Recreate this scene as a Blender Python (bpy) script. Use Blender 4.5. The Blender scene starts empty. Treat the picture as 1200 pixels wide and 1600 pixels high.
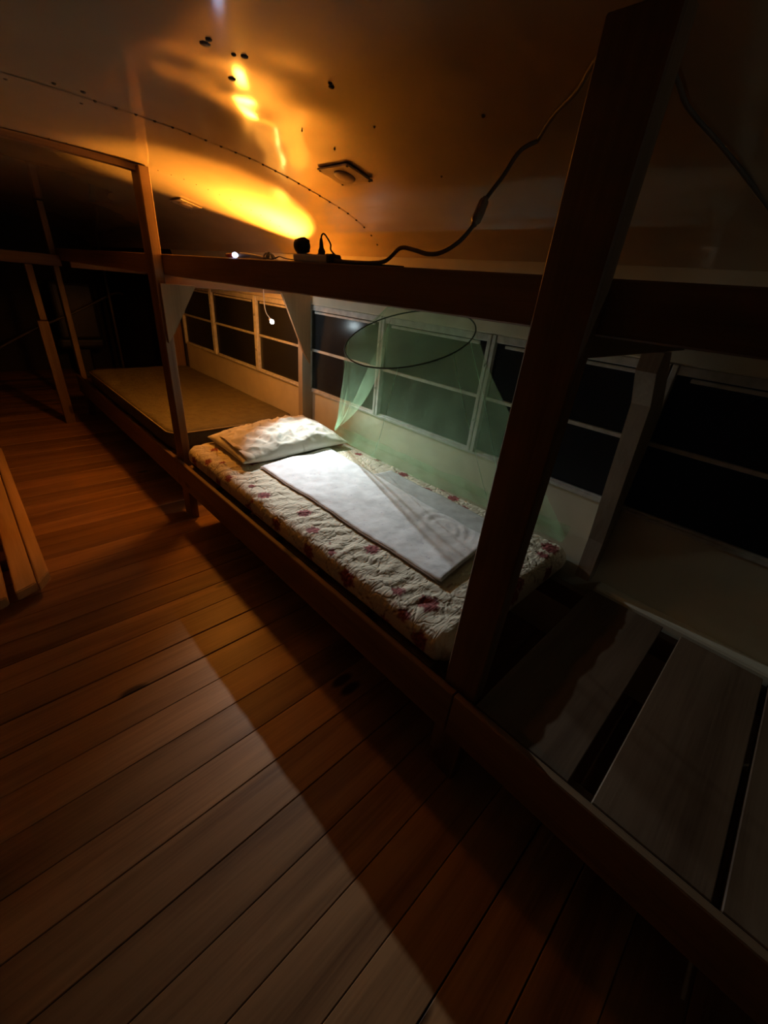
import bpy, bmesh, math, random
import numpy as np
from mathutils import Vector, Matrix, noise

C = bpy.context.scene
COL = C.collection
random.seed(4)

# ------------------------------------------------------------------ camera
cam_d = bpy.data.cameras.new('camera')
cam = bpy.data.objects.new('camera', cam_d)
COL.objects.link(cam)
cam_d.sensor_fit = 'HORIZONTAL'
cam_d.sensor_width = 36.0
cam_d.lens = 635.24 / 1200.0 * 36.0
cam_d.clip_start = 0.02
RC = Matrix(((0.71912419, -0.68887385, 0.09117687),
             (-0.27496275, -0.40259801, -0.87310385),
             (0.63816604, 0.60279985, -0.47893261)))
flip = Matrix(((1, 0, 0), (0, -1, 0), (0, 0, -1)))
cam.matrix_world = Matrix.Translation((0, 0, 1.25)) @ (flip @ RC).transposed().to_4x4()
C.camera = cam

# ------------------------------------------------------------------ exposure, world
C.view_settings.view_transform = 'Standard'
C.view_settings.look = 'None'
C.view_settings.gamma = 1.0
C.view_settings.use_curve_mapping = False
C.view_settings.exposure = 0.0
W = bpy.data.worlds.new('night')
C.world = W
W.use_nodes = True
W.node_tree.nodes['Background'].inputs[0].default_value = (0.25, 0.32, 0.5, 1)
W.node_tree.nodes['Background'].inputs[1].default_value = 0.0012

# lamp settings (used by the lamp builders further down)
WARM_POS = (1.24, 2.10, 1.306)
WARM_AIM = (1.21, 2.11, 1.50)
WARM_COL = (1.0, 0.36, 0.04)
UNDER_POS = (.885, 2.33, 1.226)
UNDER_COL = (1.0, 0.33, 0.032)
UNDER_W = 16.0
WARM_SPOT = 92.0
WARM_ANGLE = 125
WARM_SPILL = 1.8
WARM_POST = 2.6
LED_POS = (1.224, 2.11, 1.044)
LED_POINT = 0.6
LED_SPOT = 55.0
LED_COL = (0.80, 0.93, 1.0)
BACK_POS = (0.785, -1.10, 1.47)
BACK_W = 1.3

# ------------------------------------------------------------------ helpers
def tag(o, label=None, cat=None, group=None, kind=None):
    if label: o['label'] = label
    if cat: o['category'] = cat
    if group: o['group'] = group
    if kind: o['kind'] = kind
    return o

def thing(name, loc, label, cat, group=None):
    o = bpy.data.objects.new(name, None)
    o.empty_display_size = 0.05
    o.location = loc
    COL.objects.link(o)
    return tag(o, label, cat, group)

def link(name, bm, mat, parent=None, smooth=False, kind=None, label=None):
    me = bpy.data.meshes.new(name)
    bmesh.ops.recalc_face_normals(bm, faces=bm.faces[:])
    bm.to_mesh(me); bm.free()
    for m in (mat if isinstance(mat, (list, tuple)) else [mat]):
        me.materials.append(m)
    o = bpy.data.objects.new(name, me)
    COL.objects.link(o)
    if smooth:
        for p in me.polygons: p.use_smooth = True
    if parent is not None: adopt(o, parent)
    if kind: o['kind'] = kind
    if label: o['label'] = label
    return o

def wpos(o):
    v = Vector(o.location)
    return v + wpos(o.parent) if o.parent else v

def adopt(o, parent):
    o.parent = parent
    o.location = Vector(o.location) - wpos(parent)

def add_box(bm, lo, hi, bev=0.0, seg=1):
    v = [bm.verts.new((x, y, z)) for x in (lo[0], hi[0]) for y in (lo[1], hi[1]) for z in (lo[2], hi[2])]
    fs = [(0, 1, 3, 2), (4, 6, 7, 5), (0, 4, 5, 1), (2, 3, 7, 6), (0, 2, 6, 4), (1, 5, 7, 3)]
    faces = [bm.faces.new([v[i] for i in f]) for f in fs]
    if bev > 0:
        es = list({e for f in faces for e in f.edges})
        bmesh.ops.bevel(bm, geom=es, offset=bev, segments=seg, profile=0.5, affect='EDGES')

def box(name, lo, hi, mat, parent=None, bev=0.003, kind=None, label=None, seg=1):
    """box whose object origin is its centre, so object coordinates follow the piece"""
    c = [(a + b) / 2 for a, b in zip(lo, hi)]
    bm = bmesh.new()
    add_box(bm, [a - m for a, m in zip(lo, c)], [b - m for b, m in zip(hi, c)], bev, seg)
    me_o = link(name, bm, mat, None, kind=kind, label=label)
    me_o.location = c
    if parent is not None: adopt(me_o, parent)
    return me_o

def add_prism(bm, pts, axis, a, b):
    """polygon pts in the plane perpendicular to axis, extruded from a to b"""
    def P(p, t):
        if axis == 'x': return (t, p[0], p[1])
        if axis == 'y': return (p[0], t, p[1])
        return (p[0], p[1], t)
    lo = [bm.verts.new(P(p, a)) for p in pts]
    hi = [bm.verts.new(P(p, b)) for p in pts]
    n = len(pts)
    bm.faces.new(lo); bm.faces.new(hi[::-1])
    for i in range(n):
        bm.faces.new((lo[i], lo[(i + 1) % n], hi[(i + 1) % n], hi[i]))

def smooth_path(pts, n=8):
    P = [Vector(p) for p in pts]
    out = []
    for i in range(len(P) - 1):
        p0 = P[max(i - 1, 0)]; p1 = P[i]; p2 = P[i + 1]; p3 = P[min(i + 2, len(P) - 1)]
        for k in range(n):
            t = k / n
            out.append(0.5 * ((2 * p1) + (p2 - p0) * t + (2 * p0 - 5 * p1 + 4 * p2 - p3) * t * t + (3 * p1 - p0 - 3 * p2 + p3) * t ** 3))
    out.append(P[-1])
    return out

def add_tube(bm, path, r, seg=8, closed=False):
    path = [Vector(p) for p in path]
    n = len(path)
    rings = []
    up = Vector((0, 0, 1))
    for i, p in enumerate(path):
        if closed: t = path[(i + 1) % n] - path[i - 1]
        else: t = path[min(i + 1, n - 1)] - path[max(i - 1, 0)]
        t.normalize()
        if abs(t.dot(up)) > 0.95: up = Vector((1, 0, 0))
        s = t.cross(up).normalized(); u = s.cross(t).normalized(); up = u
        rr = r(i / max(n - 1, 1)) if callable(r) else r
        rings.append([bm.verts.new(p + (s * math.cos(a) + u * math.sin(a)) * rr) for a in [2 * math.pi * k / seg for k in range(seg)]])
    m = n if closed else n - 1
    for i in range(m):
        a = rings[i]; b = rings[(i + 1) % n]
        for k in range(seg):
            bm.faces.new((a[k], a[(k + 1) % seg], b[(k + 1) % seg], b[k]))
    if not closed:
        bm.faces.new(rings[0][::-1]); bm.faces.new(rings[-1])

def add_lathe(bm, prof, origin, axis, seg=20):
    """profile (radius, height) revolved about axis through origin"""
    axis = Vector(axis).normalized()
    s = axis.orthogonal().normalized(); u = axis.cross(s)
    o = Vector(origin)
    rings = []
    for r, h in prof:
        rings.append([bm.verts.new(o + axis * h + (s * math.cos(a) + u * math.sin(a)) * max(r, 1e-5)) for a in [2 * math.pi * k / seg for k in range(seg)]])
    for i in range(len(rings) - 1):
        for k in range(seg):
            bm.faces.new((rings[i][k], rings[i][(k + 1) % seg], rings[i + 1][(k + 1) % seg], rings[i + 1][k]))
    bm.faces.new(rings[0][::-1]); bm.faces.new(rings[-1])

# ------------------------------------------------------------------ materials
def new_mat(name):
    m = bpy.data.materials.new(name); m.use_nodes = True
    nt = m.node_tree
    return m, nt, nt.nodes['Principled BSDF']

def ramp(nt, fac, stops):
    r = nt.nodes.new('ShaderNodeValToRGB')
    e = r.color_ramp.elements
    while len(e) < len(stops): e.new(0.5)
    for i, (p, c) in enumerate(stops):
        e[i].position = p; e[i].color = (*c, 1) if len(c) == 3 else c
    nt.links.new(fac, r.inputs[0])
    return r

def plain(name, col, rough=0.6, metal=0.0, noise_amt=0.12, scale=40, bump=0.0, emit=None, estr=0):
    m, nt, b = new_mat(name)
    tc = nt.nodes.new('ShaderNodeTexCoord')
    n = nt.nodes.new('ShaderNodeTexNoise'); n.inputs['Scale'].default_value = scale; n.inputs['Detail'].default_value = 4
    nt.links.new(tc.outputs['Object'], n.inputs['Vector'])
    lo = tuple(c * (1 - noise_amt) for c in col); hi = tuple(min(1, c * (1 + noise_amt)) for c in col)
    r = ramp(nt, n.outputs['Fac'], [(0.3, lo), (0.7, hi)])
    nt.links.new(r.outputs[0], b.inputs['Base Color'])
    b.inputs['Roughness'].default_value = rough; b.inputs['Metallic'].default_value = metal
    if bump:
        bp = nt.nodes.new('ShaderNodeBump'); bp.inputs['Strength'].default_value = bump; bp.inputs['Distance'].default_value = 0.002
        nt.links.new(n.outputs['Fac'], bp.inputs['Height']); nt.links.new(bp.outputs[0], b.inputs['Normal'])
    if emit:
        b.inputs['Emission Color'].default_value = (*emit, 1); b.inputs['Emission Strength'].default_value = estr
    return m

def wood(name, dark, light, axis='y', rough=0.55, grain=1.0, knots=True, island=False):
    """wood grain running along the object's own axis"""
    m, nt, b = new_mat(name)
    L = nt.links
    tc = nt.nodes.new('ShaderNodeTexCoord')
    oi = nt.nodes.new('ShaderNodeObjectInfo')
    off = nt.nodes.new('ShaderNodeVectorMath'); off.operation = 'MULTIPLY_ADD'
    comb = nt.nodes.new('ShaderNodeCombineXYZ')
    if island:
        geo = nt.nodes.new('ShaderNodeNewGeometry'); src = geo.outputs['Random Per Island']
    else: src = oi.outputs['Random']
    for i in range(3): L.new(src, comb.inputs[i])
    L.new(comb.outputs[0], off.inputs[0]); off.inputs[1].default_value = (13.0, 31.0, 17.0)
    L.new(tc.outputs['Object'], off.inputs[2])
    mp = nt.nodes.new('ShaderNodeMapping')
    s = [14.0, 14.0, 14.0]; s['xyz'.index(axis)] = 1.1
    mp.inputs['Scale'].default_value = [v * grain for v in s]
    L.new(off.outputs[0], mp.inputs[0])
    n1 = nt.nodes.new('ShaderNodeTexNoise'); n1.inputs['Scale'].default_value = 1.0; n1.inputs['Detail'].default_value = 6; n1.inputs['Distortion'].default_value = 0.6
    L.new(mp.outputs[0], n1.inputs['Vector'])
    mp2 = nt.nodes.new('ShaderNodeMapping')
    s2 = [150.0] * 3; s2['xyz'.index(axis)] = 4.0
    mp2.inputs['Scale'].default_value = s2
    L.new(off.outputs[0], mp2.inputs[0])
    n2 = nt.nodes.new('ShaderNodeTexNoise'); n2.inputs['Scale'].default_value = 1.0; n2.inputs['Detail'].default_value = 3
    L.new(mp2.outputs[0], n2.inputs['Vector'])
    mix = nt.nodes.new('ShaderNodeMath'); mix.operation = 'MULTIPLY_ADD'; mix.inputs[1].default_value = 0.35
    L.new(n2.outputs['Fac'], mix.inputs[0]); L.new(n1.outputs['Fac'], mix.inputs[2])
    mid = tuple((a + c) / 2 for a, c in zip(dark, light))
    r = ramp(nt, mix.outputs[0], [(0.42, dark), (0.62, mid), (0.85, light)])
    col = r.outputs[0]
    # per-piece tone
    hs = nt.nodes.new('ShaderNodeHueSaturation')
    mr = nt.nodes.new('ShaderNodeMapRange'); mr.inputs[3].default_value = 0.72; mr.inputs[4].default_value = 1.25
    L.new(src, mr.inputs[0]); L.new(mr.outputs[0], hs.inputs['Value']); L.new(col, hs.inputs['Color'])
    col = hs.outputs[0]
    if knots:
        mp3 = nt.nodes.new('ShaderNodeMapping'); s3 = [5.0] * 3; s3['xyz'.index(axis)] = 2.2
        mp3.inputs['Scale'].default_value = s3
        L.new(off.outputs[0], mp3.inputs[0])
        v = nt.nodes.new('ShaderNodeTexVoronoi'); v.inputs['Scale'].default_value = 1.0
        L.new(mp3.outputs[0], v.inputs['Vector'])
        kr = ramp(nt, v.outputs['Distance'], [(0.07, (1, 1, 1)), (0.12, (0, 0, 0))])
        mx = nt.nodes.new('ShaderNodeMix'); mx.data_type = 'RGBA'
        L.new(kr.outputs[0], mx.inputs[0]); L.new(col, mx.inputs[6]); mx.inputs[7].default_value = (dark[0] * .3, dark[1] * .25, dark[2] * .2, 1)
        col = mx.outputs[2]
    L.new(col, b.inputs['Base Color'])
    b.inputs['Roughness'].default_value = rough
    bp = nt.nodes.new('ShaderNodeBump'); bp.inputs['Strength'].default_value = 0.35; bp.inputs['Distance'].default_value = 0.002
    L.new(mix.outputs[0], bp.inputs['Height']); L.new(bp.outputs[0], b.inputs['Normal'])
    return m

PD, PL = (0.095, 0.050, 0.024), (0.22, 0.13, 0.068)
pine_x = wood('pine_across', PD, PL, 'x')
pine_y = wood('pine_lengthwise', PD, PL, 'y')
pine_z = wood('pine_upright', PD, PL, 'z')
wallpost_m = wood('grey_wall_post', (0.17, 0.14, 0.105), (0.32, 0.275, 0.21), 'z', knots=False)  # paler and greyer wood than the other timber
board_x = wood('old_board', (0.095, 0.055, 0.03), (0.19, 0.125, 0.075), "x")
floor_m = wood('floor_plank', (0.15, 0.068, 0.028), (0.42, 0.22, 0.095), 'x', rough=0.42, grain=0.9, island=True)
lumber_m = wood('fresh_lumber', (0.50, 0.27, 0.10), (0.70, 0.45, 0.22), 'y', rough=0.5, knots=False)
gusset_m = wood('gusset_ply', (0.17, 0.10, 0.045), (0.28, 0.17, 0.08), 'z', knots=False)
ply_m = wood('plywood', (0.42, 0.33, 0.22), (0.56, 0.46, 0.33), 'y', rough=0.6, knots=False)

def ceiling_mat():
    m, nt, b = new_mat('painted_ceiling_steel')
    L = nt.links
    tc = nt.nodes.new('ShaderNodeTexCoord')
    n = nt.nodes.new('ShaderNodeTexNoise'); n.inputs['Scale'].default_value = 3.0; n.inputs['Detail'].default_value = 6
    L.new(tc.outputs['Object'], n.inputs['Vector'])
    r = ramp(nt, n.outputs['Fac'], [(0.3, (0.40, 0.33, 0.235)), (0.7, (0.47, 0.39, 0.28))])
    L.new(r.outputs[0], b.inputs['Base Color'])
    b.inputs['Roughness'].default_value = 0.115
    b.inputs['IOR'].default_value = 1.9
    n2 = nt.nodes.new('ShaderNodeTexNoise'); n2.inputs['Scale'].default_value = 2.3; n2.inputs['Detail'].default_value = 1.0
    L.new(tc.outputs['Object'], n2.inputs['Vector'])
    bp = nt.nodes.new('ShaderNodeBump'); bp.inputs['Strength'].default_value = 1.0; bp.inputs['Distance'].default_value = 0.004
    L.new(n2.outputs['Fac'], bp.inputs['Height']); L.new(bp.outputs[0], b.inputs['Normal'])
    return m
ceil_m = ceiling_mat()
wall_m = plain('cream_wall_paint', (0.62, 0.58, 0.45), rough=0.38, noise_amt=0.08, scale=7, bump=0.1)
dark_wall_m = plain('shade_dark_wall', (0.022, 0.017, 0.013), rough=0.7, scale=5)  # far-end darkness put into the wall colour
frame_m = plain('window_frame_paint', (0.50, 0.50, 0.47), rough=0.45, noise_amt=0.18, scale=30, bump=0.2)
steel_m = plain('dull_steel', (0.45, 0.45, 0.45), rough=0.35, metal=0.9)
rivet_m = plain('dark_rivet', (0.05, 0.035, 0.02), rough=0.5)
white_pl = plain('white_plastic', (0.72, 0.70, 0.66), rough=0.4, noise_amt=0.03)
black_pl = plain('black_plastic', (0.025, 0.022, 0.02), rough=0.45)
grey_cable = plain('grey_cable_sheath', (0.13, 0.10, 0.08), rough=0.5)
red_pl = plain('red_plastic', (0.35, 0.03, 0.02), rough=0.4)
bulb_warm = plain('warm_bulb_glass', (0.9, 0.8, 0.6), emit=(1.0, 0.55, 0.16), estr=25)
led_glow = plain('white_led', (0.9, 0.9, 0.9), emit=(0.80, 0.93, 1.0), estr=50)
led_blue = plain('blue_white_led', (0.9, 0.9, 0.9), emit=(0.55, 0.66, 1.0), estr=5)
lens_m = plain('frosted_lens', (0.45, 0.36, 0.24), rough=0.4)
grey_cloth = plain('dark_cloth', (0.03, 0.022, 0.018), rough=0.9, scale=200)

def glass_mat():
    m, nt, b = new_mat('window_glass')
    L = nt.links
    out = nt.nodes['Material Output']
    nt.nodes.remove(b)
    fr = nt.nodes.new('ShaderNodeFresnel'); fr.inputs[0].default_value = 1.22
    tr = nt.nodes.new('ShaderNodeBsdfTransparent'); tr.inputs[0].default_value = (0.85, 0.88, 0.86, 1)
    gl = nt.nodes.new('ShaderNodeBsdfGlossy'); gl.inputs['Roughness'].default_value = 0.22
    df = nt.nodes.new('ShaderNodeBsdfDiffuse'); df.inputs[0].default_value = (0.05, 0.05, 0.055, 1)
    mx = nt.nodes.new('ShaderNodeMixShader'); mx2 = nt.nodes.new('ShaderNodeMixShader'); mx2.inputs[0].default_value = 0.25
    L.new(fr.outputs[0], mx.inputs[0]); L.new(tr.outputs[0], mx.inputs[1]); L.new(gl.outputs[0], mx.inputs[2])
    L.new(mx.outputs[0], mx2.inputs[1]); L.new(df.outputs[0], mx2.inputs[2])
    L.new(mx2.outputs[0], out.inputs[0])
    return m
glass_m = glass_mat()

def net_mat(name='green_netting', col=(0.50, 0.78, 0.46, 1), lo=.14, hi=.26):
    m, nt, b = new_mat(name)
    L = nt.links
    out = nt.nodes['Material Output']
    nt.nodes.remove(b)
    tr = nt.nodes.new('ShaderNodeBsdfTransparent')
    df = nt.nodes.new('ShaderNodeBsdfDiffuse'); df.inputs[0].default_value = col
    tl = nt.nodes.new('ShaderNodeBsdfTranslucent'); tl.inputs[0].default_value = col
    a = nt.nodes.new('ShaderNodeMixShader'); a.inputs[0].default_value = 0.45
    L.new(df.outputs[0], a.inputs[1]); L.new(tl.outputs[0], a.inputs[2])
    tc = nt.nodes.new('ShaderNodeTexCoord')
    n = nt.nodes.new('ShaderNodeTexNoise'); n.inputs['Scale'].default_value = 9; n.inputs['Detail'].default_value = 3
    L.new(tc.outputs['Object'], n.inputs['Vector'])
    mr = nt.nodes.new('ShaderNodeMapRange'); mr.inputs[1].default_value = .3; mr.inputs[2].default_value = .7
    mr.inputs[3].default_value = lo; mr.inputs[4].default_value = hi
    L.new(n.outputs['Fac'], mr.inputs[0])
    mx = nt.nodes.new('ShaderNodeMixShader')
    L.new(mr.outputs[0], mx.inputs[0]); L.new(tr.outputs[0], mx.inputs[1]); L.new(a.outputs[0], mx.inputs[2])
    L.new(mx.outputs[0], out.inputs[0])
    return m
net_m = net_mat()
net_hem_m = net_mat('bunched_green_netting', (0.32, 0.64, 0.35, 1), .20, .42)
net_seam_m = plain('net_seam_thread', (0.40, 0.60, 0.45), rough=0.8)
hoop_m = plain('net_hoop_wire', (0.03, 0.05, 0.03), rough=0.6)

# ------------------------------------------------------------------ the room
CX = 0.35
PROF = [(0, 1.603), (.15, 1.601), (.292, 1.597), (.512, 1.579), (.65, 1.557), (.768, 1.533), (.90, 1.503), (.975, 1.478), (1.03, 1.452), (1.08, 1.415), (1.11, 1.375)]
def zc(x):
    return float(np.interp(abs(x - CX), [p[0] for p in PROF], [p[1] for p in PROF]))
XW = 1.50            # window wall
Y0, Y1 = -2.6, 6.6
SEAMS = [-2.6, -1.55, -0.93, -0.31, 0.31, 1.555, 2.17, 2.79, 4.03, 5.27, 6.6]

# floor: planks across the bus, separate islands with gaps
bm = bmesh.new()
y = Y0; k = 0
while y < Y1:
    wv = 0.125 + random.uniform(-.004, .004)
    gap = random.choice([.0015, .002, .003, .0045])
    cut = random.uniform(-.6, 1.2)
    dz = random.uniform(-.002, 0.0)
    for xa, xb in ((-0.80, 1.50),):
        add_box(bm, (xa, y, -.022 + dz), (xb, y + wv - gap, dz), 0.0015)
    y += wv; k += 1
link('floor', bm, floor_m, kind='structure')
bm = bmesh.new(); add_box(bm, (-.85, Y0, -.06), (1.55, Y1, -.03))
link('trim_1', bm, plain('subfloor', (0.02, 0.012, 0.008), rough=.9), kind='structure')

# ceiling: curved steel panels with real shallow dents in the panel above the bunk
DENTS = [(.50, 1.02, .10, -.004), (.62, 1.16, .07, .004), (.73, 1.02, .08, -.004), (.60, .93, .06, .003), (.83, 1.18, .09, .0035), (.72, 1.22, .05, -.003), (.45, 1.15, .08, .003)]
def dent(x, y):
    z = 0
    for a, b, s, h in DENTS:
        z += .5 * h * math.exp(-((x - a) ** 2 + (y - b) ** 2) / (s * s * 0.5))
    return z
bm = bmesh.new()
for si in range(len(SEAMS) - 1):
    a, b = SEAMS[si], SEAMS[si + 1]
    ny = max(2, int((b - a) / (.02 if 0 < (a + b) / 2 < 2.2 else .12)))
    nx = 110
    grid = []
    drop = .0018 * (si % 2)
    for j in range(ny + 1):
        yy = a + (b - a) * j / ny
        if j == ny: yy += .012
        row = []
        for i in range(nx + 1):
            t = -1 + 2 * i / nx
            # equal arc steps, finer at the coves
            xo = 1.11 * math.sin(t * math.pi / 2)
            x = CX + xo
            row.append(bm.verts.new((x, yy, zc(x) - drop + dent(x, yy))))
        grid.append(row)
    for j in range(ny):
        for i in range(nx):
            bm.faces.new((grid[j][i], grid[j][i + 1], grid[j + 1][i + 1], grid[j + 1][i]))
ceiling = link('ceiling', bm, ceil_m, smooth=True, kind='structure')
bm = bmesh.new()
def dome(x, y, r=.0042):
    z = zc(x) - .001
    nrm = Vector((-(zc(x + .005) - zc(x - .005)) / .01, 0, 1)).normalized()
    add_lathe(bm, [(r, .0015), (r, -.0005), (r * .7, -.0022), (r * .2, -.003)], (x, y, z), nrm, 8)
x = .42
while x < 1.44:
    dome(x, 1.555)
    x += .047 * (1 / math.sqrt(1 + ((zc(x + .01) - zc(x - .01)) / .02) ** 2))
x = .42
while x < 1.44:
    dome(x, 2.17, .0028); x += .05
for xx, yy, r in [(.46, .987, .010), (.457, .965, .006), (.507, .975, .005), (.522, .963, .007), (.553, 1.077, .008), (.677, .905, .006), (.667, .896, .004), (.84, .953, .0025), (.889, .68, .0045), (1.092, .946, .003), (.781, 1.164, .002), (.89, 1.169, .0025), (.386, 1.512, .006), (.402, 1.611, .005), (.33, 1.52, .005), (.25, 1.6, .005)]:
    dome(xx, yy, r)
link('rivets', bm, rivet_m, ceiling, kind='structure')
box('fascia', (1.452, Y0, 1.405), (1.462, Y1, 1.412), wall_m, None, 0.001, kind='structure').name = 'trim_2'

# right wall: lower panel, header and the outer skin between windows
MUL = [0.31, 0.93, 1.55, 2.17, 2.79, 3.48, 4.10]
bm = bmesh.new()
add_box(bm, (1.50, Y0, -.03), (1.56, 4.105, .655), .002)
add_box(bm, (1.448, Y0, -.03), (1.502, 0.26, .36), .01, 2)
wr = link('wall_right', bm, wall_m, kind='structure')
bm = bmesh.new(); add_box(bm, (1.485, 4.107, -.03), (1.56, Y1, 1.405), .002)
link('wall_front_right', bm, dark_wall_m, kind='structure')  # near-black copy of the wall, stands for the unlit front end
bm = bmesh.new()
add_prism(bm, [(1.462, 1.385), (1.462, 1.405), (1.47, 1.41), (1.56, 1.41), (1.56, 1.132), (1.50, 1.132), (1.488, 1.14), (1.488, 1.178), (1.497, 1.185), (1.488, 1.30)], 'y', Y0, 4.105)
link('trim_3', bm, wall_m, kind='structure')
bm = bmesh.new(); add_box(bm, (1.490, Y0, .652), (1.508, 4.105, .664), .002)
link('trim_4', bm, frame_m, kind='structure')

def window(n, ya, yb):
    root = thing('window_%d' % n, (1.50, (ya + yb) / 2, .66), None, None)
    root['kind'] = 'structure'
    m = .019
    # outer frame of the unit
    bm = bmesh.new()
    add_box(bm, (1.486, ya + .002, .662), (1.52, ya + m, 1.135), .002)
    add_box(bm, (1.486, yb - m, .662), (1.52, yb - .002, 1.135), .002)
    add_box(bm, (1.492, ya + m, 1.108), (1.52, yb - m, 1.135), .002)
    add_box(bm, (1.496, ya + m, .662), (1.52, yb - m, .672), .002)
    link('window_frame', bm, frame_m, root)
    # sash rails
    bm = bmesh.new()
    add_box(bm, (1.497, ya + m, .888), (1.513, yb - m, .902), .002)
    add_box(bm, (1.495, ya + m + .04, 1.092), (1.505, yb - m - .04, 1.104), .002)
    link('sash_rail', bm, frame_m, root)
    bm = bmesh.new()
    add_box(bm, (1.509, ya + m, .668), (1.512, yb - m, .89))
    add_box(bm, (1.505, ya + m, .90), (1.508, yb - m, 1.11))
    link('pane', bm, glass_m, root)
    for zz in (.80, 1.02):
        bm = bmesh.new()
        add_lathe(bm, [(.0085, 0), (.0085, .004), (.006, .006), (.004, .006), (.003, .002)], (1.486, ya + .003, zz), (-1, 0, 0), 14)
        link('latch_bolt', bm, steel_m, root)
    return root
ys = [-2.17, -1.55, -.93, -.31] + MUL
for i in range(len(ys) - 1):
    window(i + 1, ys[i], ys[i + 1])

# left wall, far wall, rear wall
bm = bmesh.new(); add_box(bm, (-.86, Y0, -.03), (-.80, Y1, 1.42), .002)
link('wall_left', bm, plain('brown_wall_panel', (.20, .15, .10), rough=.6, scale=6), kind='structure')
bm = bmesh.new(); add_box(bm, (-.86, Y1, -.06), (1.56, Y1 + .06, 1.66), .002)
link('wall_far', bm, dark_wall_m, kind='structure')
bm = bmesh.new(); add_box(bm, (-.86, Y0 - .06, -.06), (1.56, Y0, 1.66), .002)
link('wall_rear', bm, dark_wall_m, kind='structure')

# ------------------------------------------------------------------ bunk frame (one bolted timber structure)
PX0, PX1 = .690, .730
bunk = thing('bunk_bed', (.69, 2.0, 0), 'long unpainted timber bunk bed frame of posts, rails and gussets running along the window wall', 'bunk bed')
for ya, yb, zt in ((-1.62, -1.52, 1.585), (.27, .365, 1.575), (2.15, 2.245, 1.585), (4.43, 4.52, 1.585)):
    box('post', (PX0, ya, -.001), (PX1, yb, zt), pine_z, bunk, .003)
    if ya > 4: continue
    # cross beam under the upper deck, wall post and gussets
    yf = ya + .005
    box('cross_beam', (PX1, yf + .02, 1.175), (1.486, yf + .06, 1.262), pine_x, bunk, .002)
    if abs(ya - .27) > .01:
        bm = bmesh.new(); add_prism(bm, [(1.425, .0), (1.447, .0), (1.447, .37), (1.499, .37), (1.499, .66), (1.484, .665), (1.484, 1.175), (1.425, 1.175)], 'y', yf - .025, yf + .018)
        link('wall_post', bm, wallpost_m, bunk)
        bm = bmesh.new(); add_prism(bm, [(PX0 + .01, 1.183), (.852, 1.183), (.732, .985), (PX0 + .01, .94)], 'y', yf - .024, yf - .008)
        link('gusset', bm, gusset_m, bunk)
        bm = bmesh.new(); add_prism(bm, [(1.29, 1.183), (1.47, 1.183), (1.47, .82), (1.425, .885)], 'y', yf - .041, yf - .026)
        link('gusset', bm, gusset_m, bunk)
    else:
        bm = bmesh.new(); add_prism(bm, [(1.437, .37), (1.427, .54), (1.318, 1.033), (1.245, 1.125), (1.245, 1.175), (1.31, 1.175), (1.476, .996), (1.484, .66), (1.499, .66), (1.499, .37)], 'y', .285, .335)
        link('wall_post', bm, wallpost_m, bunk)
box('end_panel', (1.29, 4.14, .36), (1.484, 4.156, 1.22), pine_z, bunk, .002)
box('cross_beam', (PX1 + .042, 4.24, 1.175), (1.484, 4.28, 1.262), pine_x, bunk, .002)
# upper rails, behind the posts
for ya, yb in ((-2.5, .318), (.318, 2.198), (2.198, 4.475)):
    box('upper_rail', (.731, ya + .001, 1.215), (.770, yb - .001, 1.295), pine_y, bunk, .003)
# lower outer rail in front of the posts, ledger between the posts
for ya, yb in ((-2.5, .318), (.318, 2.198), (2.198, 4.52)):
    box('lower_rail', (.667, ya + .001, .200), (.689, yb - .001, .350), pine_y, bunk, .003)
for ya, yb in ((-1.51, .268), (.367, 2.148), (2.247, 4.428)):
    box('ledger', (.691, ya, .24), (.729, yb, .322), pine_y, bunk, .002)
box('wall_ledger', (1.41, -1.5, .24), (1.446, 4.4, .322), pine_y, bunk, .002)

# deck boards under the mattresses and in the empty near berth
GB = 'deck boards of the lower bunk'
def deck(ya, yb, label, x1=1.440, z=.345):
    o = box('bunk_board', (.694, ya, z - .022), (x1, yb, z), board_x, None, .002)
    tag(o, label, 'board', GB)
deck(.021, .266, 'bare wide board of the empty near berth, first one beyond the big dark post')
deck(-.247, -.031, 'bare wide board of the empty near berth, second one, past the wide black gap')
deck(-.50, -.262, 'bare wide board at the right edge of the photo, past the narrow gap')
deck(-.76, -.515, 'bare board of the near berth behind the viewer')
yy = .42
k = 0
while yy < 1.9:
    deck(yy, yy + .22, 'board hidden under the floral mattress'); yy += .27
yy = 2.36
while yy < 3.95:
    deck(yy, yy + .22, 'board hidden under the olive mattress'); yy += .28

# upper deck
def sheet(lo, hi, label):
    o = box('deck_panel', lo, hi, ply_m, None, .001); tag(o, label, 'panel', 'plywood deck panels of the upper bunk'); return o
sheet((.772, .372, 1.2635), (1.452, 2.14, 1.288), 'plywood deck of the upper bunk above the floral mattress')
sheet((.772, -.949, 1.2635), (.89, .262, 1.288), 'plywood deck panel of the upper bunk beside the near post, cut short to shape the light below')  # near panel ends staggered to shape the rear lamp's light patches
sheet((.892, -.84, 1.2635), (1.44, .262, 1.288), 'plywood deck panel of the upper bunk near the windows, cut short to shape the light below')

# cross frame at the far end of the bunk: beam over the aisle and its post
far = thing('doorway_partition', (.49, 4.3, 0), 'rough timber doorway frame across the aisle at the far end of the bunks', 'partition')
box('cross_beam', (-.79, 4.30, 1.175), (.728, 4.34, 1.25), pine_x, far, .003)
box('post', (.475, 4.26, 0.0), (.545, 4.298, .80), pine_z, far, .003)
box('upper_post', (.50, 4.301, 0.80), (.545, 4.335, 1.174), pine_z, far, .003)
box('upper_post', (-.10, 4.301, 0.0), (-.05, 4.335, 1.174), pine_z, far, .003)

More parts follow.
